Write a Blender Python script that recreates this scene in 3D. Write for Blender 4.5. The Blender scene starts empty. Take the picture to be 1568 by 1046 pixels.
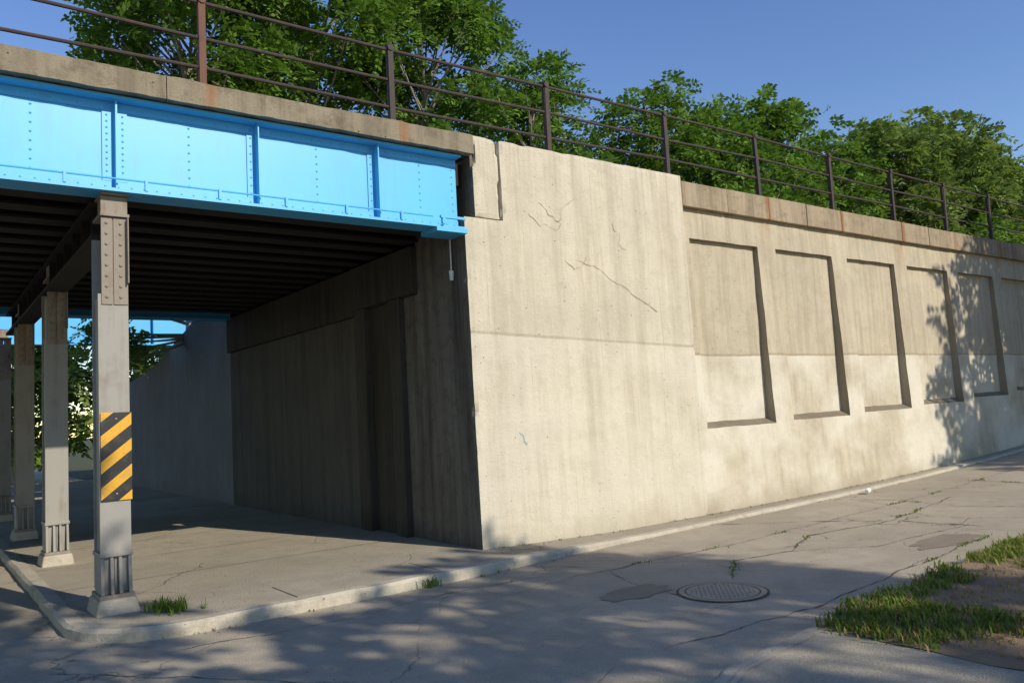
import bpy, bmesh, math, random
import numpy as np
from math import sin, cos, radians, pi
from mathutils import Vector, Matrix, noise

scene = bpy.context.scene
random.seed(7)

# ------------------------------------------------------------------ helpers
def nodes_of(name):
    m = bpy.data.materials.new(name); m.use_nodes = True
    nt = m.node_tree
    return m, nt, nt.nodes['Principled BSDF']

class N:
    def __init__(s, nt): s.nt = nt
    def new(s, t, **k):
        n = s.nt.nodes.new(t)
        for a, b in k.items(): setattr(n, a, b)
        return n
    def link(s, a, b): s.nt.links.new(a, b)
    def pos(s): return s.new('ShaderNodeNewGeometry').outputs['Position']
    def scaled(s, v, sc):
        n = s.new('ShaderNodeMapping'); n.inputs['Scale'].default_value = sc
        s.link(v, n.inputs['Vector']); return n.outputs['Vector']
    def noise(s, v, scale, detail=3, rough=.6):
        n = s.new('ShaderNodeTexNoise'); n.inputs['Scale'].default_value = scale
        n.inputs['Detail'].default_value = detail; n.inputs['Roughness'].default_value = rough
        s.link(v, n.inputs['Vector']); return n.outputs['Fac']
    def vor(s, v, scale, feat='F1', out='Distance'):
        n = s.new('ShaderNodeTexVoronoi', feature=feat); n.inputs['Scale'].default_value = scale
        s.link(v, n.inputs['Vector']); return n.outputs[out]
    def ramp(s, f, stops):
        n = s.new('ShaderNodeValToRGB'); e = n.color_ramp.elements
        while len(e) < len(stops): e.new(.5)
        for i, (p, c) in enumerate(stops):
            e[i].position = p
            e[i].color = (c, c, c, 1) if isinstance(c, (int, float)) else (*c, 1)
        s.link(f, n.inputs['Fac']); return n.outputs['Color']
    def mix(s, fac, a, b, mode='MIX'):
        n = s.new('ShaderNodeMix', data_type='RGBA', blend_type=mode)
        for inp, v in ((n.inputs[0], fac), (n.inputs[6], a), (n.inputs[7], b)):
            if isinstance(v, (int, float)): inp.default_value = v
            elif isinstance(v, tuple): inp.default_value = (*v, 1)
            else: s.link(v, inp)
        return n.outputs[2]
    def math(s, op, a, b=0.):
        n = s.new('ShaderNodeMath', operation=op)
        for i, v in enumerate((a, b)):
            if isinstance(v, (int, float)): n.inputs[i].default_value = v
            else: s.link(v, n.inputs[i])
        return n.outputs[0]
    def sep(s, v):
        n = s.new('ShaderNodeSeparateXYZ'); s.link(v, n.inputs[0]); return n.outputs
    def bump(s, h, strength, dist, bsdf):
        n = s.new('ShaderNodeBump'); n.inputs['Strength'].default_value = strength
        n.inputs['Distance'].default_value = dist
        s.link(h, n.inputs['Height']); s.link(n.outputs[0], bsdf.inputs['Normal'])

def concrete(name, base, dark, streak=.35, lines=0., paint=None, speck=.5, rust=None, mott=.32, rustz=None):
    m, nt, b = nodes_of(name); n = N(nt); P = n.pos(); xyz = n.sep(P)
    big = n.noise(P, .9, 3, .6)
    col = n.mix(n.ramp(big, [(.35, 0.), (.7, 1.)]), base, tuple(c*.82 for c in base))
    st = n.noise(n.scaled(P, (3.2, 3.2, .18)), 1.4, 4, .7)
    col = n.mix(n.math('MULTIPLY', n.ramp(st, [(.44, 0.), (.74, 1.)]), streak), col, dark)
    st2 = n.noise(n.scaled(P, (9, 9, .35)), 1.4, 2, .6)
    top = n.ramp(n.math('DIVIDE', xyz[2], 6.), [(.45, 0.), (.9, 1.)])
    s2 = n.math('MULTIPLY', n.ramp(st2, [(.55, 0.), (.75, 1.)]), n.math('ADD', n.math('MULTIPLY', top, .6), .25))
    col = n.mix(n.math('MULTIPLY', s2, streak), col, dark)
    med = n.noise(P, 5.5, 5, .72)
    col = n.mix(n.math('MULTIPLY', n.ramp(med, [(.5, 0.), (.72, 1.)]), mott), col, dark)
    fine = n.noise(P, 60, 2, .7)
    col = n.mix(n.math('MULTIPLY', n.ramp(fine, [(.5, 0.), (.8, 1.)]), .35), col, dark)
    v = n.vor(P, 9)
    pits = n.math('MULTIPLY', n.ramp(v, [(.04, 1.), (.10, 0.)]), n.ramp(big, [(.46, 0.), (.54, 1.)]))
    col = n.mix(n.math('MULTIPLY', pits, speck), col, tuple(c*.35 for c in dark))
    if lines:
        fr = n.math('FRACT', n.math('DIVIDE', n.math('ADD', xyz[0], n.math('MULTIPLY', big, .04)), .62))
        l = n.ramp(n.math('ABSOLUTE', n.math('SUBTRACT', fr, .5)), [(.0, 1.), (.016, 0.)])
        l = n.math('MULTIPLY', l, n.ramp(n.noise(P, 1.1, 3), [(.40, 0.), (.60, 1.)]))
        col = n.mix(n.math('MULTIPLY', l, lines), col, tuple(c*.7 for c in dark))
    if paint:
        z0, sl, pc, amt = paint
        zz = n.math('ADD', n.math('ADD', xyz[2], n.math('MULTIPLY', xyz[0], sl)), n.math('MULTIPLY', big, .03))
        f = n.math('LESS_THAN', zz, z0)
        f = n.math('MULTIPLY', f, n.ramp(n.noise(P, .8, 4), [(.38, amt*.1), (.6, amt)]))
        col = n.mix(f, col, pc)
        ln = n.ramp(n.math('ABSOLUTE', n.math('SUBTRACT', zz, z0+.02)), [(.010, .6), (.026, 0.)])  # thin dark line just above the lighter band
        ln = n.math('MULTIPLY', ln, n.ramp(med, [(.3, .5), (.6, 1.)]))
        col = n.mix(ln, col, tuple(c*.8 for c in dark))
    if rust != 'noground':
        g_ = n.ramp(n.math('ADD', xyz[2], n.math('MULTIPLY', n.noise(P, 2.5, 4), .6)), [(.25, .75), (.72, 0.)])
        col = n.mix(g_, col, dark)
    if isinstance(rust, tuple):
        x0, pitch = rust
        w = n.math('MULTIPLY', n.noise(n.scaled(P, (4, 4, 1)), 2, 3), .05)
        fr = n.math('FRACT', n.math('DIVIDE', n.math('ADD', n.math('SUBTRACT', xyz[0], x0), w), pitch))
        d = n.math('SUBTRACT', .5, n.math('ABSOLUTE', n.math('SUBTRACT', fr, .5)))
        r = n.ramp(d, [(.010, .9), (.045, 0.)])
        r = n.math('MULTIPLY', r, n.ramp(n.noise(n.scaled(P, (6, 6, .8)), 1.5, 3), [(.3, .2), (.6, 1.)]))
        if rustz: r = n.math('MULTIPLY', r, n.ramp(n.math('DIVIDE', xyz[2], 6.), [(rustz[0]/6, 0.), (rustz[1]/6, .55)]))
        col = n.mix(r, col, (.25, .115, .05))
    n.link(col, b.inputs['Base Color']); b.inputs['Roughness'].default_value = .92
    b.inputs['Specular IOR Level'].default_value = .2
    h = n.math('SUBTRACT', n.math('ADD', n.math('MULTIPLY', fine, .45), n.math('MULTIPLY', med, .9)), pits)
    n.bump(h, .7, .024, b)
    return m

def steel(name, base, dirt, amount=.4, rough=.55, scale=3., bmp=.15):
    m, nt, b = nodes_of(name); n = N(nt); P = n.pos()
    a = n.noise(P, scale, 4, .7)
    s = n.noise(n.scaled(P, (6, 6, .5)), 1.5, 3, .7)
    f = n.math('MULTIPLY', n.ramp(n.math('MULTIPLY', n.math('ADD', a, s), .5), [(.5, 0.), (.66, 1.)]), amount)
    col = n.mix(f, base, dirt)
    col = n.mix(n.ramp(n.noise(P, .8, 2), [(.3, 0.), (.8, .22)]), col, tuple(c*.7 for c in base))
    n.link(col, b.inputs['Base Color']); b.inputs['Roughness'].default_value = rough
    if bmp: n.bump(a, bmp, .01, b)
    return m

def road_mat(name, base, dark, rough=.9, crk=True):
    m, nt, b = nodes_of(name); n = N(nt); P = n.pos()
    col = n.mix(n.ramp(n.noise(P, .35, 4, .6), [(.35, 0.), (.65, 1.)]), base, tuple(c*.76 for c in base))
    wheel = n.noise(n.scaled(P, (.25, 1.6, 1)), 1.0, 3, .6)
    col = n.mix(n.ramp(wheel, [(.45, 0.), (.7, .35)]), col, tuple(c*.6 for c in base))
    med = n.noise(P, 2.4, 5, .72)
    col = n.mix(n.math('MULTIPLY', n.ramp(med, [(.45, 0.), (.68, 1.)]), .55), col, dark)
    fn = n.noise(P, 75, 2, .8)
    col = n.mix(n.ramp(fn, [(.35, .0), (.75, .65)]), col, tuple(c*.45 for c in base))
    sp = n.ramp(n.vor(P, 45), [(.1, .45), (.22, 0.)])
    col = n.mix(sp, col, tuple(min(1, c*1.5) for c in base))
    h = fn
    if crk:
        nz = n.new('ShaderNodeTexNoise'); nz.inputs['Scale'].default_value = 1.3; nz.inputs['Detail'].default_value = 5
        n.link(P, nz.inputs['Vector'])
        sc = n.new('ShaderNodeVectorMath', operation='SCALE'); sc.inputs['Scale'].default_value = .8
        n.link(nz.outputs['Color'], sc.inputs[0])
        ad = n.new('ShaderNodeVectorMath', operation='ADD'); n.link(P, ad.inputs[0]); n.link(sc.outputs[0], ad.inputs[1])
        e = n.vor(ad.outputs[0], .42, 'DISTANCE_TO_EDGE')
        cr = n.math('MULTIPLY', n.ramp(e, [(.0012, 1.), (.0045, 0.)]), n.ramp(n.noise(P, .5, 2), [(.44, 0.), (.56, .7)]))
        col = n.mix(cr, col, (.09, .08, .06)); h = n.math('SUBTRACT', fn, cr)
    n.link(col, b.inputs['Base Color']); b.inputs['Roughness'].default_value = rough
    b.inputs['Specular IOR Level'].default_value = .2
    n.bump(h, .7, .016, b)
    return m

def leaf_mat(name, c1, c2, trans=.3):
    m, nt, b = nodes_of(name); nt.nodes.remove(b); n = N(nt)
    g_ = n.new('ShaderNodeNewGeometry'); P = g_.outputs['Position']
    col = n.mix(g_.outputs['Random Per Island'], c1, c2)
    col = n.mix(n.ramp(n.noise(P, .7, 1), [(.4, 0.), (.65, .45)]), col, tuple(c*.6 for c in c1))
    df = n.new('ShaderNodeBsdfDiffuse'); n.link(col, df.inputs['Color'])
    t = n.new('ShaderNodeBsdfTranslucent')
    n.link(n.mix(.5, col, (c2[0]*1.3, c2[1]*1.5, c2[2]*.6)), t.inputs['Color'])
    mx = n.new('ShaderNodeMixShader'); mx.inputs[0].default_value = trans
    n.link(df.outputs[0], mx.inputs[1]); n.link(t.outputs[0], mx.inputs[2])
    n.link(mx.outputs[0], nt.nodes['Material Output'].inputs['Surface'])
    return m

class MB:
    def __init__(s, name, parent=None):
        s.name, s.parent = name, parent; s.v = []; s.f = []; s.mi = []; s.mats = []
    def slot(s, m):
        if m not in s.mats: s.mats.append(m)
        return s.mats.index(m)
    def poly(s, m, pts):
        k = len(s.v); s.v += [tuple(p) for p in pts]; s.f.append(tuple(range(k, k+len(pts)))); s.mi.append(s.slot(m))
    def hexa(s, m, c):
        k = len(s.v); s.v += [tuple(p) for p in c]; i = s.slot(m)
        for f in ((0,3,2,1),(4,5,6,7),(0,1,5,4),(1,2,6,5),(2,3,7,6),(3,0,4,7)):
            s.f.append(tuple(k+a for a in f)); s.mi.append(i)
    def box(s, m, x0, x1, y0, y1, z0, z1):
        s.hexa(m, [(x0,y0,z0),(x1,y0,z0),(x1,y1,z0),(x0,y1,z0),(x0,y0,z1),(x1,y0,z1),(x1,y1,z1),(x0,y1,z1)])
    def tube(s, m, a, b, r0, r1=None, seg=8, cap=True):
        r1 = r0 if r1 is None else r1
        a = Vector(a); b = Vector(b); d = (b-a).normalized()
        u = d.orthogonal().normalized(); w = d.cross(u); k = len(s.v); i = s.slot(m)
        for p, r in ((a, r0), (b, r1)):
            for j in range(seg):
                t = 2*pi*j/seg; s.v.append(tuple(p+u*(r*cos(t))+w*(r*sin(t))))
        for j in range(seg):
            s.f.append((k+j, k+(j+1) % seg, k+seg+(j+1) % seg, k+seg+j)); s.mi.append(i)
        if cap:
            s.f.append(tuple(k+j for j in reversed(range(seg)))); s.mi.append(i)
            s.f.append(tuple(k+seg+j for j in range(seg))); s.mi.append(i)
    def dome(s, m, c, r, n=(0,-1,0), seg=6):
        n = Vector(n); u = n.orthogonal().normalized(); w = n.cross(u); c = Vector(c); k = len(s.v); i = s.slot(m)
        for rr, h in ((r, 0), (r*.75, r*.6)):
            for j in range(seg):
                t = 2*pi*j/seg; s.v.append(tuple(c+u*(rr*cos(t))+w*(rr*sin(t))+n*h))
        s.v.append(tuple(c+n*(r*.85)))
        for j in range(seg):
            j2 = (j+1) % seg
            s.f.append((k+j, k+j2, k+seg+j2, k+seg+j)); s.mi.append(i)
            s.f.append((k+seg+j, k+seg+j2, k+2*seg)); s.mi.append(i)
    def build(s, bevel=0., smooth=False):
        me = bpy.data.meshes.new(s.name); me.from_pydata(s.v, [], s.f)
        for m in s.mats: me.materials.append(m)
        me.polygons.foreach_set('material_index', s.mi)
        if smooth: me.polygons.foreach_set('use_smooth', [True]*len(s.f))
        me.update()
        o = bpy.data.objects.new(s.name, me); scene.collection.objects.link(o)
        if s.parent: o.parent = s.parent
        if bevel:
            md = o.modifiers.new('bevel', 'BEVEL'); md.width = bevel; md.segments = 2; md.limit_method = 'ANGLE'
        return o

def empty(name):
    e = bpy.data.objects.new(name, None); scene.collection.objects.link(e); return e

def rough_block(name, mat, x0, x1, y0, y1, z0, z1, batter=0., res=.06, amp=.004, chip=.022, parent=None, side=None, soft=None, thr=.22):
    bm = bmesh.new()
    def axis(a, b):
        k = max(1, int(round((b-a)/res))); return [a+(b-a)*i/k for i in range(k+1)]
    X, Y, Z = axis(x0, x1), [y0+(y1-y0)*t for t in (0,.05,.1,.2,.3,.45,.6,.8,1)], axis(z0, z1)
    cache = {}
    def V(p):
        k = tuple(round(c, 5) for c in p)
        if k not in cache: cache[k] = bm.verts.new(p)
        return cache[k]
    def grid(A, B, fn, rev, mi=0):
        for i in range(len(A)-1):
            for j in range(len(B)-1):
                q = [V(fn(A[i], B[j])), V(fn(A[i+1], B[j])), V(fn(A[i+1], B[j+1])), V(fn(A[i], B[j+1]))]
                if rev: q.reverse()
                bm.faces.new(q).material_index = mi
    grid(X, Z, lambda a, b: (a, y0, b), False); grid(X, Z, lambda a, b: (a, y1, b), True)
    grid(Y, Z, lambda a, b: (x0, a, b), True, 1 if side else 0); grid(Y, Z, lambda a, b: (x1, a, b), False)
    grid(X, Y, lambda a, b: (a, b, z1), False); grid(X, Y, lambda a, b: (a, b, z0), True)
    for v in bm.verts:
        p = v.co.copy()
        d = noise.noise_vector(p*2.3)*amp
        ex = [abs(p.x-x0) < 1e-4, abs(p.x-x1) < 1e-4, abs(p.y-y0) < 1e-4, abs(p.y-y1) < 1e-4, abs(p.z-z0) < 1e-4, abs(p.z-z1) < 1e-4]
        if sum(ex) >= 2 and not (soft and soft(p)):
            k = max(0, noise.noise(p*4.3+Vector((5, 2, 1)))-thr)*2.5*chip + .005
            d += Vector((ex[0]-ex[1], ex[2]-ex[3], ex[4]-ex[5]))*k
        v.co = p+d
        v.co.y += batter*p.z
    me = bpy.data.meshes.new(name); bm.to_mesh(me); bm.free(); me.materials.append(mat)
    if side: me.materials.append(side)
    o = bpy.data.objects.new(name, me); scene.collection.objects.link(o)
    if parent: o.parent = parent
    return o

def g(x): return 0. if x < 4 else .0022*(x-4)**2 if x < 30 else .0022*26**2 + .11*(x-30)*.3

# ------------------------------------------------------------------ materials
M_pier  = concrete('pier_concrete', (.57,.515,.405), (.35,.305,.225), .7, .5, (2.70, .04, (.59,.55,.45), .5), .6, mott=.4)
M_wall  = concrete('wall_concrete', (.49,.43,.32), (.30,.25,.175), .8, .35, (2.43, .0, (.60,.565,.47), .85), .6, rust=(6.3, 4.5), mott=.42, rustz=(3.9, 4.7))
M_rev   = concrete('recess_side_shaded_concrete', (.33,.285,.21), (.20,.165,.115), .7)  # wall concrete darkened: shade of recess sides and soffits put into the colour
M_cope  = concrete('coping_concrete', (.36,.29,.20), (.16,.125,.08), .8, 0, None, .8, rust=(6.3, 2.25), mott=.7)
M_bcope = concrete('bridge_parapet_concrete', (.27,.23,.165), (.11,.09,.062), .6, 0, None, .9, rust=(-.83, 2.21), mott=.9)
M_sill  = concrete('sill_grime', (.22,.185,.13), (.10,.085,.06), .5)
M_under = concrete('abutment_shaded_concrete', (.075,.067,.054), (.03,.026,.021), .9, 0, None, .6)  # base colour lowered to deepen the shade under the deck
M_side  = concrete('abutment_side_shaded_concrete', (.18,.165,.138), (.055,.048,.038), .95, 0, None, .6, mott=.6)  # pier concrete, dirtier and darkened to carry the shade of the side face
M_undpt = concrete('abutment_shaded_painted', (.115,.108,.094), (.055,.05,.042), .8, 0, None, .3)  # under-deck shade darkened through the base colour here too
M_wing  = concrete('wing_wall_bluish', (.20,.21,.215), (.12,.12,.115), .4, 0, None, .3)  # bluish grey, cooler than the abutment concrete
M_curb  = concrete('curb_concrete', (.48,.43,.34), (.23,.20,.145), .3, 0, None, .7, rust='noground', mott=.65)
M_road  = road_mat('worn_asphalt', (.50,.435,.335), (.29,.245,.185))
M_walk  = road_mat('sidewalk_concrete', (.47,.415,.315), (.28,.24,.18))
M_patch = road_mat('asphalt_patch', (.34,.285,.215), (.21,.175,.13), crk=False)
M_dirt  = road_mat('dirt', (.34,.24,.15), (.18,.125,.08), crk=False)
M_gr    = road_mat('ground_soil', (.10,.11,.05), (.06,.06,.035), crk=False)
M_blue  = steel('blue_paint', (.08,.43,.76), (.09,.27,.42), .28, .42, 2., 0)
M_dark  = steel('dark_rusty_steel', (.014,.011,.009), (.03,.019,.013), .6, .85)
M_rail  = steel('railing_rust', (.038,.026,.023), (.09,.042,.027), .7, .75, 6)
M_railr = steel('railing_rust_orange', (.13,.055,.033), (.05,.028,.022), .8, .8, 6)
M_col   = steel('grey_paint', (.27,.255,.225), (.16,.12,.085), .65, .6, 3)
M_colr  = steel('grey_paint_rusty', (.24,.205,.165), (.15,.07,.035), .9, .75, 4)
M_crack = steel('crack_fill', (.08,.068,.05), (.14,.125,.07), .5, .95)
M_wcrk  = steel('wall_crack', (.37,.325,.245), (.27,.235,.175), .5, .95)
M_graf  = steel('graffiti_paint', (.30,.42,.48), (.45,.45,.38), .5, .8)
M_white = steel('white_plastic', (.7,.7,.66), (.4,.38,.33), .3, .4)
M_iron  = steel('cast_iron', (.26,.23,.18), (.34,.29,.22), .7, .7, 9)
M_bark  = steel('bark', (.26,.23,.18), (.13,.11,.09), .8, .95, 5)
M_leaf  = leaf_mat('leaf_green', (.085,.16,.028), (.18,.29,.055))
M_leaf2 = leaf_mat('leaf_green_light', (.12,.18,.045), (.24,.31,.09))
M_grass = leaf_mat('grass_blade', (.10,.18,.03), (.24,.29,.065), .25)
M_dry   = leaf_mat('dry_grass', (.30,.21,.10), (.40,.28,.14), .2)

# ------------------------------------------------------------------ ground, road
b = MB('ground'); b.poly(M_gr, [(-600,-600,-.06),(600,-600,-.06),(600,600,-.06),(-600,600,-.06)]); b.build()
road = empty('road')
b = MB('asphalt_surface', road)
xs = [-40, -20, -10, -5, 0, 4] + [4+i for i in range(1, 40)]
for a, c in zip(xs[:-1], xs[1:]):
    y1 = 45 if c <= 0 else .3
    b.poly(M_road, [(a,-40,g(a)),(c,-40,g(c)),(c,y1,g(c)),(a,y1,g(a))])
b.build()

def crack(mb, pts, w=.012, step=.06, jit=.02, z=.004, mat=None, wall=False):
    mat = mat or M_crack; P = []
    for (x0,y0),(x1,y1) in zip(pts[:-1], pts[1:]):
        L = math.hypot(x1-x0, y1-y0); k = max(1, int(L/step))
        for i in range(k):
            t = i/k; P.append((x0+(x1-x0)*t, y0+(y1-y0)*t))
    P.append(pts[-1]); Q = []
    for x, y in P:
        n = noise.noise_vector(Vector((x*2.5, y*2.5, 3.3))); n2 = noise.noise_vector(Vector((x*11, y*11, 1.3)))
        Q.append((x+n.x*jit*3+n2.x*jit*1.3, y+n.y*jit*3+n2.y*jit*1.3))
    for i in range(len(Q)-1):
        (x0,y0),(x1,y1) = Q[i], Q[i+1]
        L = math.hypot(x1-x0, y1-y0)+1e-6; nx, ny = -(y1-y0)/L, (x1-x0)/L
        w0 = w*(.25+abs(noise.noise(Vector((x0*5,y0*5,8))))*2.4); w1 = w*(.25+abs(noise.noise(Vector((x1*5,y1*5,8))))*2.4)
        q = [(x0-nx*w0,y0-ny*w0),(x1-nx*w1,y1-ny*w1),(x1+nx*w1,y1+ny*w1),(x0+nx*w0,y0+ny*w0)]
        if wall: mb.poly(mat, [(a, .012*c-.0065, c) for a, c in q])
        else: mb.poly(mat, [(a, c, g(a)+z) for a, c in q])
    return Q
b = MB('road_cracks', road); CR = []
CR.append(crack(b, [(-1.0,-1.8),(0,-1.65),(2.2,-1.75),(5,-1.6),(9,-1.4),(14,-1.2)], .006))
CR.append(crack(b, [(.9,-2.9),(1.6,-2.4),(2.4,-2.5),(3.4,-2.1),(5.0,-2.3),(7.5,-1.9)], .012))
CR.append(crack(b, [(2.4,-2.5),(3.2,-3.1),(5.5,-3.2)], .006))
CR.append(crack(b, [(.1,-.9),(.5,-1.5),(.2,-2.2),(.05,-3.0)], .005))
CR.append(crack(b, [(3.4,-.5),(4.2,-1.2),(5.0,-2.3),(5.1,-3.4)], .009))
CR.append(crack(b, [(-1.2,-4.0),(.4,-4.1),(2,-3.95),(4.5,-3.7)], .007))
CR.append(crack(b, [(-4.6,-1.2),(-3.8,-2.2),(-3.0,-3.2),(-2.8,-4.6)], .005))
CR.append(crack(b, [(6.6,-.5),(6.9,-1.4),(6.6,-2.4),(7.2,-3.6)], .008))
CR.append(crack(b, [(9.4,-.5),(9.6,-1.5),(9.4,-3.0)], .008))
CR.append(crack(b, [(-3.9,-1.25),(-2.4,-1.4),(-1.2,-1.25),(-.2,-1.35)], .005))
b.build()

walk = empty('sidewalk')
def arc(cx, cy, r, a0, a1, k):
    return [(cx+r*cos(radians(a0+(a1-a0)*i/k)), cy+r*sin(radians(a0+(a1-a0)*i/k))) for i in range(k+1)]
outer = [(-4.38, 25), (-4.38, .2)] + arc(-3.48, .05, .9, 180, 270, 10) + [(-2, -.84), (-.6, -.82), (.5, -.72), (1.6, -.62), (4.2, -.48), (8, -.38), (12, -.32), (20, -.3), (34, -.3)]
def offset(pts, d):
    out = []
    for i, p in enumerate(pts):
        a = Vector(pts[max(0, i-1)]); c = Vector(pts[min(len(pts)-1, i+1)])
        t = (c-a).normalized(); out.append((p[0]-t.y*d, p[1]+t.x*d))
    return out
fine = []
for (x0,y0),(x1,y1) in zip(outer[:-1], outer[1:]):
    L = math.hypot(x1-x0, y1-y0); k = max(1, int(L/.12))
    fine += [(x0+(x1-x0)*i/k, y0+(y1-y0)*i/k) for i in range(k)]
fine.append(outer[-1])
fine = [(x+.014*noise.noise(Vector((x*4, y*4, 0))), y+.020*noise.noise(Vector((x*4, y*4, 5)))+.012*noise.noise(Vector((x*14, y*14, 5)))) for x, y in fine]
inner = offset(fine, .15)
def ch(x): return .11 if x < 0 else max(.045, .11-.03*x)
b = MB('curb', walk)
for i in range(len(fine)-1):
    o0, o1, i0, i1 = fine[i], fine[i+1], inner[i], inner[i+1]
    def zz(o): return g(o[0])+ch(o[0])+.010*noise.noise(Vector((o[0]*3, o[1]*3, 2)))-.03*max(0, noise.noise(Vector((o[0]*5, o[1]*5, 9)))-.25)
    z0, z1 = zz(o0), zz(o1)
    e0 = (o0[0]*.8+i0[0]*.2, o0[1]*.8+i0[1]*.2); e1 = (o1[0]*.8+i1[0]*.2, o1[1]*.8+i1[1]*.2)
    b.poly(M_curb, [(*o0,-.05),(*o1,-.05),(*o1,z1-.03),(*o0,z0-.03)])
    b.poly(M_curb, [(*o0,z0-.03),(*o1,z1-.03),(*e1,z1),(*e0,z0)])
    b.poly(M_curb, [(*e0,z0),(*e1,z1),(*i1,z1),(*i0,z0)])
    b.poly(M_curb, [(*i0,z0),(*i1,z1),(*i1,-.05),(*i0,-.05)])
b.build()
b = MB('paving', walk); pin = offset(fine, .145); XS = -3.3
for i in range(len(fine)-1):
    a, c = pin[i], pin[i+1]
    za, zc = g(a[0])+ch(a[0])-.008, g(c[0])+ch(c[0])-.008
    if c[0] <= XS: b.poly(M_walk, [(*a,za),(*c,zc),(XS,c[1],zc),(XS,a[1],za)])
    elif a[0] <= XS: b.poly(M_walk, [(*a,za),(*c,zc),(c[0],.3,zc),(XS,.3,zc),(XS,a[1],za)])
    else: b.poly(M_walk, [(*a,za),(*c,zc),(c[0],.3,zc),(a[0],.3,za)])
b.poly(M_walk, [(XS,.3,.102),(.3,.3,.102),(.3,25,.102),(XS,25,.102)])
b.build()
b = MB('paving_joints', walk)
for y in (1.7, 3.4, 5.1, 6.8, 8.5):
    b.poly(M_crack, [(-4.2,y,.1065),(0,y,.1065),(0,y+.012,.1065),(-4.2,y+.012,.1065)])
for x in (-2.55, -1.0):
    b.poly(M_crack, [(x,-.68,.1065),(x+.010,-.68,.1065),(x+.010,0,.1065),(x,0,.1065)])
b.build()

verge = empty('grass_verge')
b = MB('verge_curb', verge)
cpts = [(-3.6,-7.5),(-2.9,-6.4),(-2.4,-5.4),(-1.9,-4.85),(-1.3,-4.6),(-.2,-4.45),(2,-4.28),(5,-4.05),(12,-3.9),(30,-3.9)]
cf = []
for (x0,y0),(x1,y1) in zip(cpts[:-1], cpts[1:]):
    k = max(1, int(math.hypot(x1-x0,y1-y0)/.2)); cf += [(x0+(x1-x0)*i/k, y0+(y1-y0)*i/k) for i in range(k)]
cf.append(cpts[-1])
cf=[(x+.012*noise.noise(Vector((x*5,y*5,2))),y+.015*noise.noise(Vector((x*5,y*5,7)))) for x,y in cf]
cin = offset(cf, -.14)
for i in range(len(cf)-1):
    o0,o1,i0,i1 = cf[i],cf[i+1],cin[i],cin[i+1]
    h0, h1 = g(o0[0])+.035, g(o1[0])+.035
    b.poly(M_curb, [(*o1,-.05),(*o0,-.05),(*o0,h0-.015),(*o1,h1-.015)])
    b.poly(M_curb, [(*o1,h1-.015),(*o0,h0-.015),(*i0,h0),(*i1,h1)])
b.build()
b = MB('apron_paving', verge); pz = .031
b.poly(M_walk, [(-3.4,-7.2,pz),(.0,-7.2,pz),(.0,-4.50,pz),(-1.28,-4.68,pz),(-1.82,-4.90,pz),(-2.28,-5.42,pz),(-2.76,-6.40,pz)])
b.poly(M_walk, [(-3.4,-16,pz),(25,-16,pz),(25,-7.2,pz),(-3.4,-7.2,pz)])
b.build()
b = MB('soil', verge)
def soilz(x, y):
    e = min(1, max(0, (x+.18)/.5))
    return g(x)+.034+e*(.03+.05*noise.noise(Vector((x*.9, y*.9, 1)))+.03*noise.noise(Vector((x*4, y*4, 1))))+.012*noise.noise(Vector((x*7, y*7, 1)))
nx, ny = 64, 16
def yy(x, t):
    top = -4.53+.075*(x+.2) if x < 5 else -4.14
    return top+(-7.25-top)*t
def ex(x, y): return x if x > -.1 else x+.10*noise.noise(Vector((y*2.2, 3, 1)))
for i in range(nx):
    for j in range(ny):
        x0, x1 = -.2+i*.24, -.2+(i+1)*.24
        q = [(ex(x0,yy(x0,(j+1)/ny)),yy(x0,(j+1)/ny)),(x1,yy(x1,(j+1)/ny)),(x1,yy(x1,j/ny)),(ex(x0,yy(x0,j/ny)),yy(x0,j/ny))]
        b.poly(M_dirt, [(x,y,soilz(x,y)) for x,y in q])
b.build(smooth=True)

def tufts(name, spots, mat, parent=None, h=(.05,.14), n=(8,18), spread=.05, mat2=None):
    V=[];F=[];MI=[]
    for (x,y,z) in spots:
        for _ in range(random.randint(*n)):
            a=random.uniform(0,2*pi); r=random.gauss(0,spread); px,py=x+r*cos(a),y+r*sin(a)
            hh=random.uniform(*h); t=random.uniform(0,2*pi); le=random.uniform(.2,1.2)*hh; w=random.uniform(.003,.009)
            dx,dy=cos(t),sin(t); sx,sy=-dy*w,dx*w; k=len(V)
            V+=[(px-sx,py-sy,z-.01),(px+sx,py+sy,z-.01),(px+dx*le*.35+sx*.8,py+dy*le*.35+sy*.8,z+hh*.6),(px+dx*le*.35-sx*.8,py+dy*le*.35-sy*.8,z+hh*.6),(px+dx*le,py+dy*le,z+hh*.95)]
            F+=[(k,k+1,k+2,k+3),(k+3,k+2,k+4)]; q=1 if (mat2 and random.random()<.2) else 0; MI+=[q,q]
    me=bpy.data.meshes.new(name); me.from_pydata(V,[],F); me.materials.append(mat)
    if mat2: me.materials.append(mat2)
    me.polygons.foreach_set('material_index',MI)
    o=bpy.data.objects.new(name,me); scene.collection.objects.link(o)
    if parent: o.parent=parent
    return o
sp=[]
for _ in range(6500):
    x=random.uniform(-.18,9); y=random.uniform(-7.1,-4.47+.075*min(x,5))
    d=noise.noise(Vector((x*1.1,y*1.3,4)))+.3*noise.noise(Vector((x*4,y*4,4)))
    edge=(-4.47+.075*min(x,5))-y
    thr=.16 if edge>.34 else -.3
    if x<.12: thr=-.1
    if x>3.0: thr=-.25
    if d>thr: sp.append((x,y,soilz(x,y)))
tufts('grass_blades', sp, M_grass, verge, (.025,.09),(8,15),.05,M_dry)
sp=[(random.uniform(-.1,4),random.uniform(-6.4,-4.6),0) for _ in range(520)]
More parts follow.
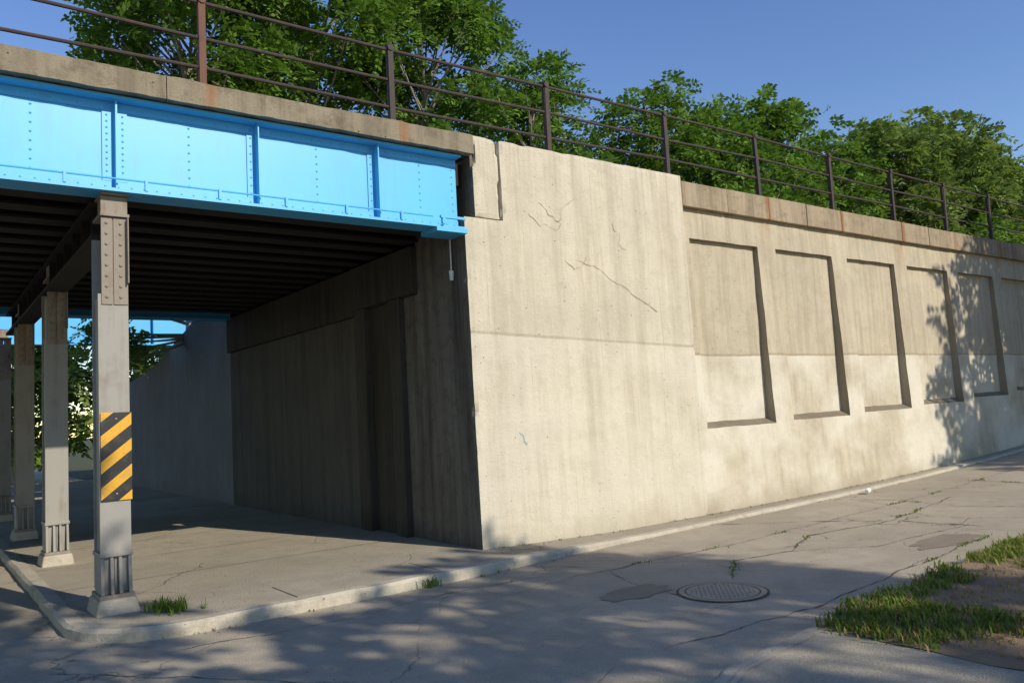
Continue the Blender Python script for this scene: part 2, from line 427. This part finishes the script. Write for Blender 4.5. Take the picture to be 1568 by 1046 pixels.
tufts('dry_grass_blades', [(x,y,soilz(x,y)) for x,y,_ in sp], M_dry, verge, (.01,.03),(4,8),.08)
sp=[]
for Q in CR:
    for (x,y) in Q:
        if noise.noise(Vector((x*1.7,y*1.7,9)))>.25 and x>.8: sp.append((x,y,g(x)))
for x,y in fine:
    if noise.noise(Vector((x*1.3,y*1.3,6)))>.22 and x>-4.1 and random.random()<.7: sp.append((x,y-.02,g(x)))
for _ in range(40):
    x=random.uniform(0,12); sp.append((x,-.04,g(x)+ch(x)-.01))
tufts('crack_weeds', sp, M_grass, None, (.01,.035),(3,7),.03)
sp=[(-3.55+random.gauss(0,.10),-.18+random.gauss(0,.12),.1) for _ in range(26)]+[(-1.15+random.gauss(0,.07),-.84+random.gauss(0,.03),.0) for _ in range(8)]
tufts('weed_clump', sp, M_grass, None, (.04,.14),(6,12),.05)
# litter: dead leaf crumbs & grit in the gutter, by the wall foot and on the walk
V=[];Fc=[]
def crumb(x,y,z,s):
    k=len(V); a=random.uniform(0,pi)
    for j in range(4):
        t=a+j*pi/2; r=s*random.uniform(.5,1); V.append((x+r*cos(t),y+r*sin(t)*.6,z+random.uniform(.001,.010)))
    Fc.append((k,k+1,k+2,k+3))
for _ in range(900):
    i=random.randrange(len(fine)); x,y=fine[i]
    if x>-4.3: crumb(x+random.uniform(-.1,.1),y-abs(random.gauss(0,.10))-.01,g(x)+.001,random.uniform(.004,.016))
for _ in range(500):
    x=random.uniform(0,14); crumb(x,-.03-abs(random.gauss(0,.06)),g(x)+ch(x)-.007,random.uniform(.004,.016))
for _ in range(260):
    x=random.uniform(-4,12); y=random.uniform(-5,-.9); crumb(x,y,g(x)+.001,random.uniform(.004,.013))
for _ in range(200):
    x=random.uniform(-3.7,-.1); y=random.uniform(-.6,6); crumb(x,y,.103,random.uniform(.004,.015))
me=bpy.data.meshes.new('leaf_litter'); me.from_pydata(V,[],Fc); me.materials.append(steel('litter_brown',(.13,.095,.055),(.22,.17,.10),.8,.95,12,0))
scene.collection.objects.link(bpy.data.objects.new('leaf_litter',me))

mh = empty('manhole_cover'); c=(.40,-3.20)
def disc(mb,m,c,r0,r1,z,seg=40):
    for j in range(seg):
        a,d=2*pi*j/seg,2*pi*(j+1)/seg
        if r0==0: mb.poly(m,[(c[0],c[1],z),(c[0]+r1*cos(a),c[1]+r1*sin(a),z),(c[0]+r1*cos(d),c[1]+r1*sin(d),z)])
        else: mb.poly(m,[(c[0]+r0*cos(a),c[1]+r0*sin(a),z),(c[0]+r1*cos(a),c[1]+r1*sin(a),z),(c[0]+r1*cos(d),c[1]+r1*sin(d),z),(c[0]+r0*cos(d),c[1]+r0*sin(d),z)])
b=MB('frame_ring',mh)
disc(b,M_iron,c,.335,.385,.010); disc(b,M_crack,c,.32,.335,.007); disc(b,M_crack,c,.385,.41,.006); b.build()
b=MB('cover_plate',mh); disc(b,M_iron,c,0,.32,.009)
for i in range(-5,6):
    for j in range(-5,6):
        x,y=i*.055,j*.055
        if math.hypot(x,y)<.28: b.dome(M_iron,(c[0]+x,c[1]+y,.009),.010,(0,0,1),4)
b.build()
b=MB('asphalt_patch',road)
def blob(mb,m,cx,cy,rx,ry,z,seed):
    pts=[]
    for j in range(60):
        a=2*pi*j/60; k=1+.4*noise.noise(Vector((cos(a)*2+seed,sin(a)*2,seed)))+.12*noise.noise(Vector((cos(a)*8+seed,sin(a)*8,seed)))
        x,y=cx+rx*k*cos(a),cy+ry*k*sin(a); pts.append((x,y,g(x)+z))
    mb.poly(m,pts)
blob(b,M_patch,3.9,-3.5,.6,.22,.0045,1); blob(b,M_patch,-.1,-2.62,.40,.20,.0045,4)
b.build()

# ------------------------------------------------------------------ bridge
bridge=empty('railway_bridge')
GX0,GX1=-30.,-.03
def girder(name,y,face,simple=False,x1=GX1):
    b=MB(name,bridge); s=face; yw=y
    b.box(M_blue,GX0,x1,min(yw,yw-s*.012),max(yw,yw-s*.012),3.985,4.86)
    b.box(M_blue,GX0,x1,y-.16,y+.16,3.955,3.985); b.box(M_blue,GX0,x1,y-.15,y+.15,4.86,4.885)
    yo=yw+s*.001
    b.box(M_blue,GX0,x1,min(yo,yo+s*.012),max(yo,yo+s*.012),3.986,4.085)
    b.box(M_blue,GX0,x1,min(yo,yo+s*.012),max(yo,yo+s*.012),4.77,4.859)
    if simple: return b.build()
    xx=x1-.05
    while xx>-8:
        b.dome(M_blue,(xx,yo+s*.012,4.035),.011,(0,s,0)); b.dome(M_blue,(xx,yo+s*.012,4.81),.011,(0,s,0)); xx-=.115
    for x,k in ((-3.905,2),(-2.553,1),(-1.158,1),(-5.27,1),(-6.6,1)):
        if k==2:
            b.box(M_blue,x-.11,x+.11,min(yo,yo+s*.014),max(yo,yo+s*.014),4.087,4.768)
            for dx in (-.07,.07):
                for i in range(11): b.dome(M_blue,(x+dx,yo+s*.014,4.12+i*.061),.012,(0,s,0))
            b.box(M_blue,x-.008,x+.008,min(yo+s*.014,yo+s*.10),max(yo+s*.014,yo+s*.10),3.99,4.855)
        else:
            b.box(M_blue,x-.085,x,min(yo,yo+s*.012),max(yo,yo+s*.012),4.087,4.768)
            b.box(M_blue,x,x+.012,min(yo,yo+s*.12),max(yo,yo+s*.12),3.99,4.855)
            for i in range(8): b.dome(M_blue,(x-.045,yo+s*.012,4.13+i*.085),.012,(0,s,0))
    for x in (-4.6,-3.22,-1.86,-.55,-5.95):
        for i in range(8): b.dome(M_blue,(x,yo,4.13+i*.085),.012,(0,s,0))
    for i in range(8): b.dome(M_blue,(x1-.06,yo,4.13+i*.085),.011,(0,s,0))
    b.box(M_blue,x1-.36,x1-.01,y-.20,y-.161,4.06,4.09); b.box(M_blue,x1-.34,x1-.3,y-.20,y-.161,3.99,4.06)
    b.box(M_blue,x1-.42,x1+.02,y-.19,y+.19,3.90,3.953)
    b.tube(M_blue,(GX0,y-.155,4.075),(x1-.45,y-.155,4.075),.009,seg=6)
    xx=-.9
    while xx>-8: b.box(M_blue,xx-.012,xx+.012,y-.17,y-.13,3.986,4.09); xx-=.69
    return b.build()
girder('front_girder',.15,-1)
girder('rear_girder',9.1,1,True)
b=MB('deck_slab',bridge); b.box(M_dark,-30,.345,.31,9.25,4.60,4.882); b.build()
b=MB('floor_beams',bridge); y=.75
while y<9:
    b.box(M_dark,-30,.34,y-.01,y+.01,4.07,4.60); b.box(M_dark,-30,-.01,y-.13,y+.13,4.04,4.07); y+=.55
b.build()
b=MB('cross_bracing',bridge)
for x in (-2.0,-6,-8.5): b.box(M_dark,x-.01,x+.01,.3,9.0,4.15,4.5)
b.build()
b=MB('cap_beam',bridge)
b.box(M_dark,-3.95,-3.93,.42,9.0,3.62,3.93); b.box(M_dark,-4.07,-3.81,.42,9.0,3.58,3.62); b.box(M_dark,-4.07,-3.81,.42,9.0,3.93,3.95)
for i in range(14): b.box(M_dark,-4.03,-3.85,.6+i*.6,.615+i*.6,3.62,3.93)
b.build()
b=MB('bridge_parapet',bridge); x=-30.
while x<.05:
    x2=min(x+4.42,.10)
    b.box(M_bcope,x+.004,x2-.004,-.09,.42,4.90,5.13); x=x2
    if x>=.1: break
o=b.build()
bm=bmesh.new(); bm.from_mesh(o.data)
for _ in range(6):
    le=[e for e in bm.edges if e.calc_length()>.13 and min(e.verts[0].co.x,e.verts[1].co.x)>-9 or (e.calc_length()>.5 and e.verts[0].co.x>-9.5)]
    if le: bmesh.ops.subdivide_edges(bm,edges=le,cuts=1,use_grid_fill=True)
for v in bm.verts:
    p=v.co.copy(); v.co=p+noise.noise_vector(p*3.5)*.010+noise.noise_vector(p*13)*.006
bm.to_mesh(o.data); bm.free()
b=MB('parapet_bearing_strip',bridge); b.box(M_dark,-30,.09,.02,.30,4.886,4.899); b.build()
b=MB('rear_track_girder',bridge)
b.box(M_blue,-30,1.2,14.4,14.43,3.98,5.0); b.box(M_blue,-30,1.2,14.25,14.58,3.95,3.98)
for i in range(22): b.box(M_blue,1.0-i*1.37,1.03-i*1.37,14.25,14.4,3.98,5.0)
b.box(M_dark,-30,.3,14.6,18,4.6,5.0)
b.box(M_dark,-30,.3,10.4,12.4,4.75,5.0)  # deck strip added and sized to darken the wing wall, leaving a skylight gap
b.build()

# ------------------------------------------------------------------ steel columns
def column(y,first=False):
    X0,X1=-4.07,-3.81; xc=-3.94
    e=empty('steel_column'); b=MB('shaft',e); y0,y1=y-.15,y+.15
    zj=3.0 if first else 3.5
    b.box(M_col,X0,X1,y0,y0+.018,.62,zj)
    b.box(M_colr,X0+.03,X1,y0,y0+.018,zj,3.58 if not first else 3.93)
    b.box(M_col,X0,X1,y1-.018,y1,.30,3.56)
    b.box(M_col,xc-.008,xc+.008,y0+.02,y1-.02,.30,3.56)
    b.box(M_col,X0+.02,X0+.03,y0+.02,y1-.02,.62,2.98)
    b.box(M_colr,X0+.03,X0+.125,y0-.012,y0-.001,2.9,3.72); b.box(M_colr,X1-.125,X1-.002,y0-.012,y0-.001,2.9,3.72)
    b.box(M_colr,X1-.013,X1-.002,y0-.07,y0-.012,3.1,3.72)
    for i in range(8):
        b.dome(M_colr,(X0+.075,y0-.012,2.97+i*.10),.017); b.dome(M_colr,(X1-.065,y0-.012,2.97+i*.10),.017)
    b.box(M_colr,X0+.02,X1+.01,y-.19,y+.19,3.73,3.76); b.box(M_colr,xc-.08,xc+.08,y-.12,y+.12,3.762,3.94)
    if first: b.box(M_colr,X0+.03,X1,y-.2,y+.16,3.935,3.953)
    b.build(bevel=.003)
    b=MB('base_casting',e)
    b.box(M_col,X0-.01,X1+.01,y-.17,y+.17,.60,.64)
    b.box(M_col,X0,X1,y-.12,y+.12,.27,.60)
    for x in (X0,X0+.08,X0+.15,X1-.03):
        b.hexa(M_col,[(x,y-.19,.27),(x+.03,y-.19,.27),(x+.03,y-.121,.27),(x,y-.121,.27),(x,y-.155,.60),(x+.03,y-.155,.60),(x+.03,y-.121,.60),(x,y-.121,.60)])
    b.box(M_colr,X0-.015,X1+.015,y-.2,y+.2,.235,.27)
    b.build(bevel=.006)
    b=MB('footing',e)
    b.hexa(M_curb,[(X0-.06,y-.25,.06),(X1+.06,y-.25,.06),(X1+.06,y+.25,.06),(X0-.06,y+.25,.06),(X0-.03,y-.22,.235),(X1+.03,y-.22,.235),(X1+.03,y+.22,.235),(X0-.03,y+.22,.235)])
    b.build(bevel=.02)
for i,y in enumerate((.25,3.9,7.4,11.2,15.)): column(y,i==0)

m,nt,bs=nodes_of('hazard_stripes'); n=N(nt); P=n.pos(); q=n.sep(P)
v=n.math('FRACT',n.math('DIVIDE',n.math('SUBTRACT',q[2],n.math('MULTIPLY',q[0],.80)),.235))
st=n.math('GREATER_THAN',v,.54)
col=n.mix(st,(.012,.012,.013),(.62,.32,.02)); col=n.mix(n.ramp(n.noise(P,9,5,.7),[(.5,0.),(.75,.5)]),col,(.12,.1,.07))
n.link(col,bs.inputs['Base Color']); bs.inputs['Roughness'].default_value=.4
sg=empty('hazard_marker_sign')
b=MB('sign_plate',sg); b.box(m,-4.06,-3.80,.082,.086,1.10,1.90); b.build(bevel=.002)
b=MB('bolts',sg)
for z in (1.16,1.84): b.dome(M_iron,(-3.93,.082,z),.011)
b.build()

# ------------------------------------------------------------------ abutment
ab=empty('concrete_abutment')
XJ=.60
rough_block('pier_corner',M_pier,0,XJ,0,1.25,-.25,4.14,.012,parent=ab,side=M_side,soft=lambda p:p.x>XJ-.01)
rough_block('pier_body',M_pier,XJ,4.07,0,1.25,-.25,5.20,.012,parent=ab,soft=lambda p:p.x<XJ+.01 and p.z<4.2)
rough_block('pier_top_strip',M_pier,.17,.572,.0,1.0,4.145,5.20,.012,parent=ab,side=M_side,chip=.045,thr=.1)
b=MB('surface_cracks',ab)
K=dict(mat=M_wcrk,wall=True)
crack(b,[(1.75,3.74),(2.1,3.66),(2.68,3.37),(3.0,3.2),(3.28,3.04)],.005,.03,.02,**K)
crack(b,[(1.2,4.5),(1.32,4.28),(1.5,4.2),(1.62,4.42),(1.85,4.6)],.004,.03,.03,**K)
crack(b,[(1.05,4.25),(1.2,4.1),(1.45,4.05),(1.55,4.2)],.004,.03,.03,**K)
crack(b,[(2.55,4.3),(2.68,4.15),(2.6,4.0),(2.75,3.9)],.004,.03,.03,**K)
crack(b,[(1.6,3.72),(1.72,3.62),(1.9,3.66),(1.95,3.78)],.005,.03,.03,**K)
b.build()
b=MB('graffiti_mark',ab)
crack(b,[(.64,1.44),(.70,1.40),(.72,1.33),(.76,1.30)],.006,.02,.008,mat=M_graf,wall=True)
b.build()
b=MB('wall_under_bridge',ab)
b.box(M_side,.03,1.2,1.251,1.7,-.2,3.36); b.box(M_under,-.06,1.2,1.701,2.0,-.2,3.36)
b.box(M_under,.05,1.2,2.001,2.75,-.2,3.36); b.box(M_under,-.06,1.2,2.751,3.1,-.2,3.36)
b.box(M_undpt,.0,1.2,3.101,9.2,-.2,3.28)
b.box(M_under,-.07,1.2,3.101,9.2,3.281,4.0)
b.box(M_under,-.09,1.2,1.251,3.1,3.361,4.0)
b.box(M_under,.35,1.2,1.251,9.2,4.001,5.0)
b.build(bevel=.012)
b=MB('wing_wall',ab)
b.poly(M_wing,[(.02,20,-.2),(.02,9.2,-.2),(.02,9.2,5.0),(.02,12.5,4.2),(.02,16,3.5),(.02,20,3.2)])
b.poly(M_wing,[(.02,20,-.2),(.02,20,3.2),(.4,20,3.2),(.4,20,-.2)])
for (ya,za),(yb_,zb) in (((9.2,5.0),(12.5,4.2)),((12.5,4.2),(16,3.5)),((16,3.5),(20,3.2))):
    b.poly(M_curb,[(.02,ya,za),(.4,ya,za),(.4,yb_,zb),(.02,yb_,zb)])
b.build()
b=MB('wall_conduit')
b.tube(M_white,(-.04,.33,4.0),(-.04,.33,3.5),.010); b.tube(M_white,(-.04,.33,3.5),(-.04,.33,3.38),.032,.025)
b.tube(M_col,(-.04,.33,4.0),(-.12,.3,4.04),.012); b.build()

# ------------------------------------------------------------------ retaining wall
rw=empty('retaining_wall')
F=lambda z:.03+.03*z
b=MB('wall_face',rw); ZT=4.255; ZC=4.73; YB=.245
X0=4.075; bays=[(4.27+2.22*i,5.99+2.22*i) for i in range(18)]
prev=X0
for (l,r) in bays:
    zs=1.29+g(r)*.75
    b.poly(M_wall,[(prev,F(-.2),-.2),(r,F(-.2),-.2),(r,F(zs),zs),(prev,F(zs),zs)])
    b.poly(M_wall,[(prev,F(zs),zs),(l,F(zs),zs),(l,F(ZT),ZT),(prev,F(ZT),ZT)])
    b.poly(M_wall,[(l,YB,zs+.09),(r,YB,zs+.09),(r,YB,ZT),(l,YB,ZT)])
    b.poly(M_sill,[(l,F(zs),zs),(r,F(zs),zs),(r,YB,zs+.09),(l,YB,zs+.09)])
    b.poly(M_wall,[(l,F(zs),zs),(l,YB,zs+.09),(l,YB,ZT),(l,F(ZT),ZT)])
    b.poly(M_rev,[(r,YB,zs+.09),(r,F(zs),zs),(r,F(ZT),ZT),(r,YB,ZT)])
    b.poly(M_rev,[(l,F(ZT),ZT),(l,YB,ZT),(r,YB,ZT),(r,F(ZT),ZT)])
    b.poly(M_wall,[(prev,F(ZT),ZT),(r,F(ZT),ZT),(r,F(ZC),ZC),(prev,F(ZC),ZC)])
    prev=r
o=b.build()
bm=bmesh.new(); bm.from_mesh(o.data); bmesh.ops.remove_doubles(bm,verts=bm.verts,dist=1e-4)
for _ in range(4):
    le=[e for e in bm.edges if e.calc_length()>.16 and e.verts[0].co.x<18]
    if le: bmesh.ops.subdivide_edges(bm,edges=le,cuts=1,use_grid_fill=True)
for v in bm.verts:
    p=v.co.copy(); v.co=p+noise.noise_vector(p*3.1)*.008+noise.noise_vector(p*11)*.004
bm.to_mesh(o.data); bm.free()
b=MB('coping',rw); x=4.075
while x<43:
    dz=.006*sin(x*7.3)
    b.box(M_cope,x+.004,x+1.106,.075+dz,.55,ZC,5.13+dz); x+=1.11
b.build(bevel=.014)

b=MB('embankment')
b.poly(M_gr,[(.45,.55,5.02),(120,.55,5.02),(120,9.2,5.02),(.45,9.2,5.02)])
b.poly(M_gr,[(.4,9.2,5.02),(120,9.2,5.02),(120,26,4.6),(.4,20,3.2),(.4,16,3.5),(.4,12.5,4.2)])
b.poly(M_gr,[(120,26,4.6),(140,60,0),(8,40,0),(.4,20,3.2)])
b.build()

# ------------------------------------------------------------------ railing
rl=empty('metal_railing')
b=MB('posts_and_rails',rl)
PX=[-9.65,-7.45,-5.25,-3.04,-.83,1.6,4.0,6.3]+[6.3+2.25*i for i in range(1,18)]
YR=.23
def rz(x): return 6.17 if x<1 else 6.2+min(.05,(x-1)*.01)
for i,x in enumerate(PX):
    zb=5.12; zt=rz(x)+.02; m=M_railr if i in(3,) else M_rail; tx=random.gauss(0,.010)
    b.hexa(m,[(x-.035,YR-.006,zb),(x+.035,YR-.006,zb),(x+.035,YR+.006,zb),(x-.035,YR+.006,zb),(x-.035+tx,YR-.006,zt),(x+.035+tx,YR-.006,zt),(x+.035+tx,YR+.006,zt),(x-.035+tx,YR+.006,zt)])
    b.box(m,x-.035,x-.023,YR+.006,YR+.06,zb,zt)
    b.box(m,x-.08,x+.08,YR-.06,YR+.07,zb,zb+.03 if not (.5<x<4.05) else zb+.1)
    b.tube(m,(x,YR-.02,zt-.02),(x,YR+.05,zt-.02),.042)
for i in range(len(PX)-1):
    x0,x1=PX[i],PX[i+1]
    for dz in (0,.38,.72):
        s0,s1=(.014*sin(i*2.3+dz*9)),(.014*sin((i+1)*2.3+dz*9))
        b.tube(M_rail,(x0,YR+.03,rz(x0)-.02-dz+s0*(dz>0)),(x1,YR+.03,rz(x1)-.02-dz+s1*(dz>0)),.020,seg=8,cap=False)
b.build()

# ------------------------------------------------------------------ trees
def fronds(P,D,L,npair,ll,lw,rg):
    n=len(P); D=D/np.linalg.norm(D,axis=1,keepdims=True)
    up=np.array([0,0,1.]); S=np.cross(D,up); S/= (np.linalg.norm(S,axis=1,keepdims=True)+1e-6)
    U=np.cross(S,D)
    roll=rg.normal(0,.5,n)[:,None]; S,U=S*np.cos(roll)+U*np.sin(roll),U*np.cos(roll)-S*np.sin(roll)
    out=[]
    for k in range(npair):
        t=(k+.6)/npair
        c=P+D*(L[:,None]*t)-up*(.35*L[:,None]*t*t)
        for sgn in (-1,1):
            d=S*sgn*.85+D*.45-up*.22+rg.normal(0,.16,(n,3))
            d/=np.linalg.norm(d,axis=1,keepdims=True)
            l=(ll*(1-.45*abs(t-.45))*rg.uniform(.8,1.2,n))[:,None]
            w=np.cross(d,U+rg.normal(0,.2,(n,3))); w/=np.linalg.norm(w,axis=1,keepdims=True)+1e-6; w*=lw
            out.append(np.stack([c,c+d*l*.45+w,c+d*l,c+d*l*.45-w],1))
    return np.concatenate(out,0)
def tree(name,x,y,zb,ztop,rad,zcrown,nb=22,nf=60,leaf=None,ll=.19,br=.85,seed=0,trunkr=.13,lean=0.,npair=4,flen=.5):
    leaf=leaf or M_leaf
    rg=np.random.default_rng(seed); e=empty(name); b=MB('trunk_and_limbs',e)
    H=ztop-zb; pts=[Vector((x,y,zb-.3))]
    for i in range(1,7):
        pts.append(Vector((x+lean*i/6+rg.normal(0,.12),y+rg.normal(0,.12),zb+H*.86*i/6)))
    for i in range(6): b.tube(M_bark,pts[i],pts[i+1],trunkr*(1-i*.145),trunkr*(1-(i+1)*.145),7,False)
    cz=(zcrown+ztop)/2; hz=(ztop-zcrown)/2; V=[]
    for k in range(nb):
        u=rg.normal(0,1,3); u/=np.linalg.norm(u); r=rg.uniform(.3,1)**.55
        zz=cz+u[2]*hz*r*.88; taper=1-.35*max(0,(zz-cz)/hz)
        c=np.array([x+lean*.7+u[0]*rad*r*taper,y+u[1]*rad*r*taper,zz])
        tz=min(max((zz-zb)*.72/(H*.86),.1),.95)*6; i=int(tz); fr=tz-i
        s=pts[i].lerp(pts[min(i+1,6)],fr); cv=Vector(c); mid=s.lerp(cv,.55)+Vector((0,0,-.12*rad*.3))
        b.tube(M_bark,s,mid,.05,.03,5,False); b.tube(M_bark,mid,cv,.03,.012,5,False)
        for _ in range(4):
            o=Vector(rg.normal(0,.4*br,3)); b.tube(M_bark,mid.lerp(cv,.6),cv+o,.013,.006,4,False)
        R=br*rg.uniform(.7,1.25); m=int(nf*rg.uniform(.7,1.2))
        d=rg.normal(0,1,(m,3)); d/=np.linalg.norm(d,axis=1,keepdims=True); d[:,2]=d[:,2]*.75+.12
        rr=rg.uniform(.15,1,m)[:,None]**.6
        p=c+d*rr*R*np.array([1,1,.7]); dd=d+rg.normal(0,.35,(m,3))
        V.append(fronds(p,dd,rg.uniform(.6,1.2,m)*flen,npair,ll,ll*.24,rg))
    b.build()
    V=np.concatenate(V,0); nq=len(V); me=bpy.data.meshes.new('foliage')
    me.vertices.add(nq*4); me.vertices.foreach_set('co',V.reshape(-1).astype(np.float32))
    me.loops.add(nq*4); me.loops.foreach_set('vertex_index',np.arange(nq*4,dtype=np.int32))
    me.polygons.add(nq); me.polygons.foreach_set('loop_start',np.arange(nq,dtype=np.int32)*4)
    me.update(calc_edges=True); me.materials.append(leaf)
    o=bpy.data.objects.new('foliage',me); scene.collection.objects.link(o); o.parent=e
    return e
A='ailanthus_tree'
tree(A,.7,14,4.5,17.0,3.0,9.3,44,64,seed=1,br=.95,ll=.22,flen=.6,npair=5)
tree(A,4.2,14.5,4.5,18.5,3.2,9.2,46,64,seed=2,br=.95,ll=.22,flen=.6,npair=5)
tree(A,7.7,13,4.8,16.4,2.6,8.6,32,60,seed=3,br=.9,ll=.22,flen=.6,npair=5)
tree(A,7.2,7.6,5,10.6,1.2,7.6,12,52,seed=4,lean=.3,br=.65,ll=.19)
tree(A,9.3,8.8,5,9.4,1.6,6.4,14,50,seed=5,br=.7,ll=.19)
tree(A,11.8,7.6,5,11.3,1.5,7.0,19,56,seed=6,br=.73,ll=.19)
tree(A,14.4,7.8,5,11.1,1.6,6.6,21,56,seed=7,br=.77,ll=.20)
tree(A,17.6,7.5,5,11.9,1.6,6.4,22,56,seed=8,br=.82,ll=.21)
tree(A,20.9,8,5,11.6,2.2,6.2,28,56,seed=9,br=.93,ll=.23)
LT='leafy_tree'
tree(LT,24.4,7.6,5,12.6,2.6,6.2,34,58,M_leaf2,seed=10,br=1.0,ll=.26)
tree(LT,28.6,7.6,5,13.4,2.7,6.2,36,58,M_leaf2,seed=11,br=1.0,ll=.28)
tree(LT,33,7.8,5,12.8,2.8,6.2,32,54,M_leaf2,seed=12,br=1.1,ll=.31)
tree(LT,38.5,8,5,11.8,3,6,26,54,seed=13,br=1.2,ll=.33)
tree(LT,45,8,5,12.5,3.4,6,24,54,M_leaf2,seed=14,br=1.35,ll=.36)
for i in range(16):
    x=1.5+i*2.3
    tree('shrub',x,6.5+1.2*sin(i*2.1),5,(6.4 if i<4 else 7.0)+.9*sin(i*1.3)+.06*i,1.5,5.0,9,42,seed=30+i,br=.8,trunkr=.06,ll=.2)
# beyond the underpass
tree(LT,.9,12.9,4.1,5.1,.6,3.2,6,40,M_leaf2,seed=50,br=.4,lean=-3.2,trunkr=.06,ll=.15,flen=.3)
tree(LT,1.5,25,0,7.5,2.6,.6,26,50,M_leaf2,seed=51,br=1.2,ll=.3)
tree(LT,-2.2,28,0,8,2.8,.4,28,50,seed=52,br=1.3,ll=.33)
tree(LT,-5.2,33,0,8,3,.8,26,50,M_leaf2,seed=53,br=1.3,ll=.35)
# trees on the camera's side of the street (their shadows fall in view)
S='street_tree'
tree(S,-2.2,-16.0,0,10.8,4.0,4.4,26,26,seed=61,br=.85,ll=.36,flen=.7)
tree(S,4.5,-16.8,0,10.7,1.3,7.6,10,26,seed=66,br=.6,ll=.34,flen=.55)
tree(S,2.6,-20.5,0,10.8,2.6,6.0,12,26,seed=62,br=.9,ll=.36,flen=.7)
tree(S,17.4,-8.6,0,11.5,3.1,1.8,44,48,seed=63,br=1.15,ll=.36,flen=.7)
tree(S,22.8,-8.6,0,12,3.6,1.8,36,44,seed=64,br=1.3,ll=.40,flen=.7)

b=MB('paper_cup'); cx,cy=7.4,-.62; z=g(7.4)+.045
b.tube(M_white,(cx-.07,cy,z),(cx+.07,cy+.05,z+.008),.033,.045,14); b.tube(M_crack,(cx+.071,cy+.051,z+.008),(cx+.074,cy+.053,z+.008),.038,.038,14)
b.build()

# ------------------------------------------------------------------ light & sky
EL=radians(31.5); ax,ay=.26,-.965
d=Vector((ax*cos(EL),ay*cos(EL),sin(EL))).normalized()
su=bpy.data.lights.new('sun','SUN'); su.energy=5.0; su.angle=radians(.53); su.color=(1,.915,.765)
so=bpy.data.objects.new('sun',su); scene.collection.objects.link(so); so.rotation_euler=d.to_track_quat('Z','Y').to_euler()
w=bpy.data.worlds.new('World'); scene.world=w; w.use_nodes=True; nt=w.node_tree
sk=nt.nodes.new('ShaderNodeTexSky'); sk.sky_type='NISHITA'; sk.sun_disc=False; sk.sun_elevation=EL; sk.sun_rotation=math.atan2(ax,ay)
sk.air_density=1.15; sk.dust_density=.0; sk.ozone_density=2.2
hs=nt.nodes.new('ShaderNodeHueSaturation'); hs.inputs['Hue'].default_value=.515; hs.inputs['Saturation'].default_value=1.18; hs.inputs['Value'].default_value=1.05
nt.links.new(sk.outputs[0],hs.inputs['Color'])
nt.links.new(hs.outputs[0],nt.nodes['Background'].inputs[0]); nt.nodes['Background'].inputs[1].default_value=.15

# ------------------------------------------------------------------ camera
yaw,pitch,roll=.6435,.0876,-.0545
f=Vector((sin(yaw)*cos(pitch),cos(yaw)*cos(pitch),sin(pitch))); r=Vector((cos(yaw),-sin(yaw),0)); u=r.cross(f)
r2=r*cos(roll)+u*sin(roll); u2=-r*sin(roll)+u*cos(roll)
cd=bpy.data.cameras.new('camera'); cd.lens=28.38; cd.sensor_width=36; cd.clip_end=3000; cd.clip_start=.05
co=bpy.data.objects.new('camera',cd); scene.collection.objects.link(co)
co.matrix_world=Matrix(((r2.x,u2.x,-f.x,-5.454),(r2.y,u2.y,-f.y,-8.070),(r2.z,u2.z,-f.z,1.70),(0,0,0,1)))
scene.camera=co
scene.view_settings.view_transform='Standard'; scene.view_settings.look='None'; scene.view_settings.exposure=0
